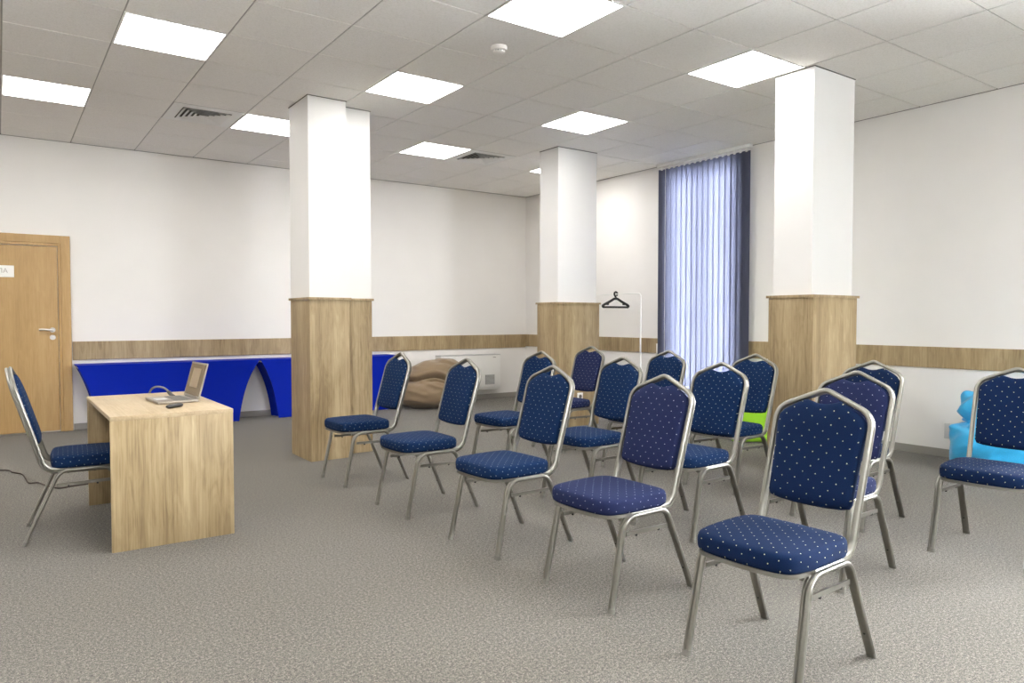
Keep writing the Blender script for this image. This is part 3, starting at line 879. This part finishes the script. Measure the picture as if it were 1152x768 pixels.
# ------------------------------------------------------------------ garment rack with coat hanger
RX, RY0, RY1, RZ = 6.28, 6.19, 7.35, 1.485
rk = empty('garment_rack', (RX, (RY0+RY1)/2, 0), 'thin white clothes rail standing between the far pillar and the blind', 'clothes rack')
ly = (RY1-RY0)/2
bm = bmesh.new(); sweep(bm, fillet([(0, -ly, 1.40), (0, -ly, RZ), (0, ly, RZ), (0, ly, 1.40)], [.05, .05], 8), (1, 0, 0), circ(.0065, 10))
mesh_obj('rail', bm, M['white_metal'], rk, smooth=60)
for s in (-1, 1):
    bm = bmesh.new(); cyl(bm, (0, s*ly, .03), (0, 0, 1), .0095, 1.375, 14); mesh_obj('post', bm, M['white_metal'], rk, smooth=60)
    bm = bmesh.new(); box(bm, -.2, .2, s*ly-.014, s*ly+.014, .012, .034, .004, 2)
    ft = mesh_obj('foot', bm, M['white_metal'], rk, smooth=30)
    for x in (-.18, .18):
        bm = bmesh.new(); cyl(bm, (x, s*ly, 0), (0, 0, 1), .012, .013, 12); mesh_obj('rubber_pad', bm, M['cap'], ft)
boxobj('cross_bar', (-.009, .009, -ly+.013, ly-.013, .10, .118), M['white_metal'], rk)

hg = empty('coat_hanger', (RX, 6.62, RZ), 'black plastic coat hanger on the thin clothes rail', 'hanger', rz=R(-4))
bm = bmesh.new()
hook = curve_pts([(.012, 0, -.02), (.024, 0, .0), (.018, 0, .018), (.0, 0, .0262), (-.018, 0, .018), (-.022, 0, -.004), (-.012, 0, -.024), (0, 0, -.04), (0, 0, -.062)], 5)
sweep(bm, hook, (0, 1, 0), [(a, b) for a, b in circ(.0115, 8)])
mesh_obj('hook', bm, M['black_plastic'], hg, smooth=60)
bm = bmesh.new()
for s in (1, -1):
    sweep(bm, curve_pts([(0, 0, -.058), (s*.03, 0, -.062), (s*.09, 0, -.092), (s*.16, 0, -.122), (s*.195, 0, -.140), (s*.2, 0, -.155), (s*.185, 0, -.164)], 5), (0, 1, 0), [(a, b*1.2) for a, b in circ(.0165, 8)])
    sweep(bm, [(s*.13, 0, -.112), (s*.126, 0, -.136)], (0, 1, 0), circ(.017, 8))
sweep(bm, [(-.188, 0, -.163), (.188, 0, -.163)], (0, 1, 0), circ(.013, 8))
mesh_obj('hanger_body', bm, M['black_plastic'], hg, smooth=60)

# ------------------------------------------------------------------ sockets and fittings
def socket(loc, rz, label, w=.08, h=.08, round_=True, mat='white_plastic'):
    s = empty('wall_socket' if round_ else 'wall_fitting', loc, label, 'socket' if round_ else 'fitting', rz=rz)
    boxobj('plate', (-w/2, w/2, -.010, 0, -h/2, h/2), M[mat], s, .003)
    if round_:
        bm = bmesh.new(); cyl(bm, (0, -.0105, 0), (0, 1, 0), .021, .002, 24); mesh_obj('socket_well', bm, M['cap'], s)
        bm = bmesh.new()
        for x in (-.0095, .0095): cyl(bm, (x, -.0112, 0), (0, 1, 0), .003, .001, 10)
        mesh_obj('pin_hole', bm, M['black_plastic'], s)
    else:
        boxobj('cover', (-w*.35, w*.35, -.013, -.010, -h*.42, h*.42), M[mat], s, .001)
socket((5.205, 6.05, .325), 0, 'white wall socket low on the oak cladding of the hanger-side pillar')
socket((XR-.016, 6.18, .815), R(-90), 'small upright white fitting on the oak band at the edge of the blind', .035, .12, False)
socket((XR, 2.85, .225), R(-90), 'pale grey fitting low on the wall, half hidden by the bright blue beanbag', .07, .13, False, 'grey_plastic')

# ------------------------------------------------------------------ daylight, camera, view
w = bpy.data.worlds.new('daylight'); SC.world = w; w.use_nodes = True
bg = w.node_tree.nodes['Background']; bg.inputs[0].default_value = (.94, .97, 1.0, 1); bg.inputs[1].default_value = 27.0

cam = bpy.data.cameras.new('camera'); co = bpy.data.objects.new('camera', cam); link(co)
cam.sensor_width = 36; cam.lens = 814.0/1152*36; cam.clip_start = .05; cam.clip_end = 100
co.location = (0, 0, CAM_H)
co.rotation_euler = (R(90-1.846), 0, R(-35.34))
SC.camera = co
SC.view_settings.view_transform = 'Standard'; SC.view_settings.look = 'None'
SC.view_settings.exposure = 1.28; SC.view_settings.gamma = 1.0; SC.view_settings.use_curve_mapping = False
c = SC.cycles
c.max_bounces = 12; c.diffuse_bounces = 10; c.glossy_bounces = 4; c.transmission_bounces = 6; c.transparent_max_bounces = 8
c.use_denoising = True; c.sample_clamp_indirect = 6.0; c.caustics_reflective = False; c.caustics_refractive = False
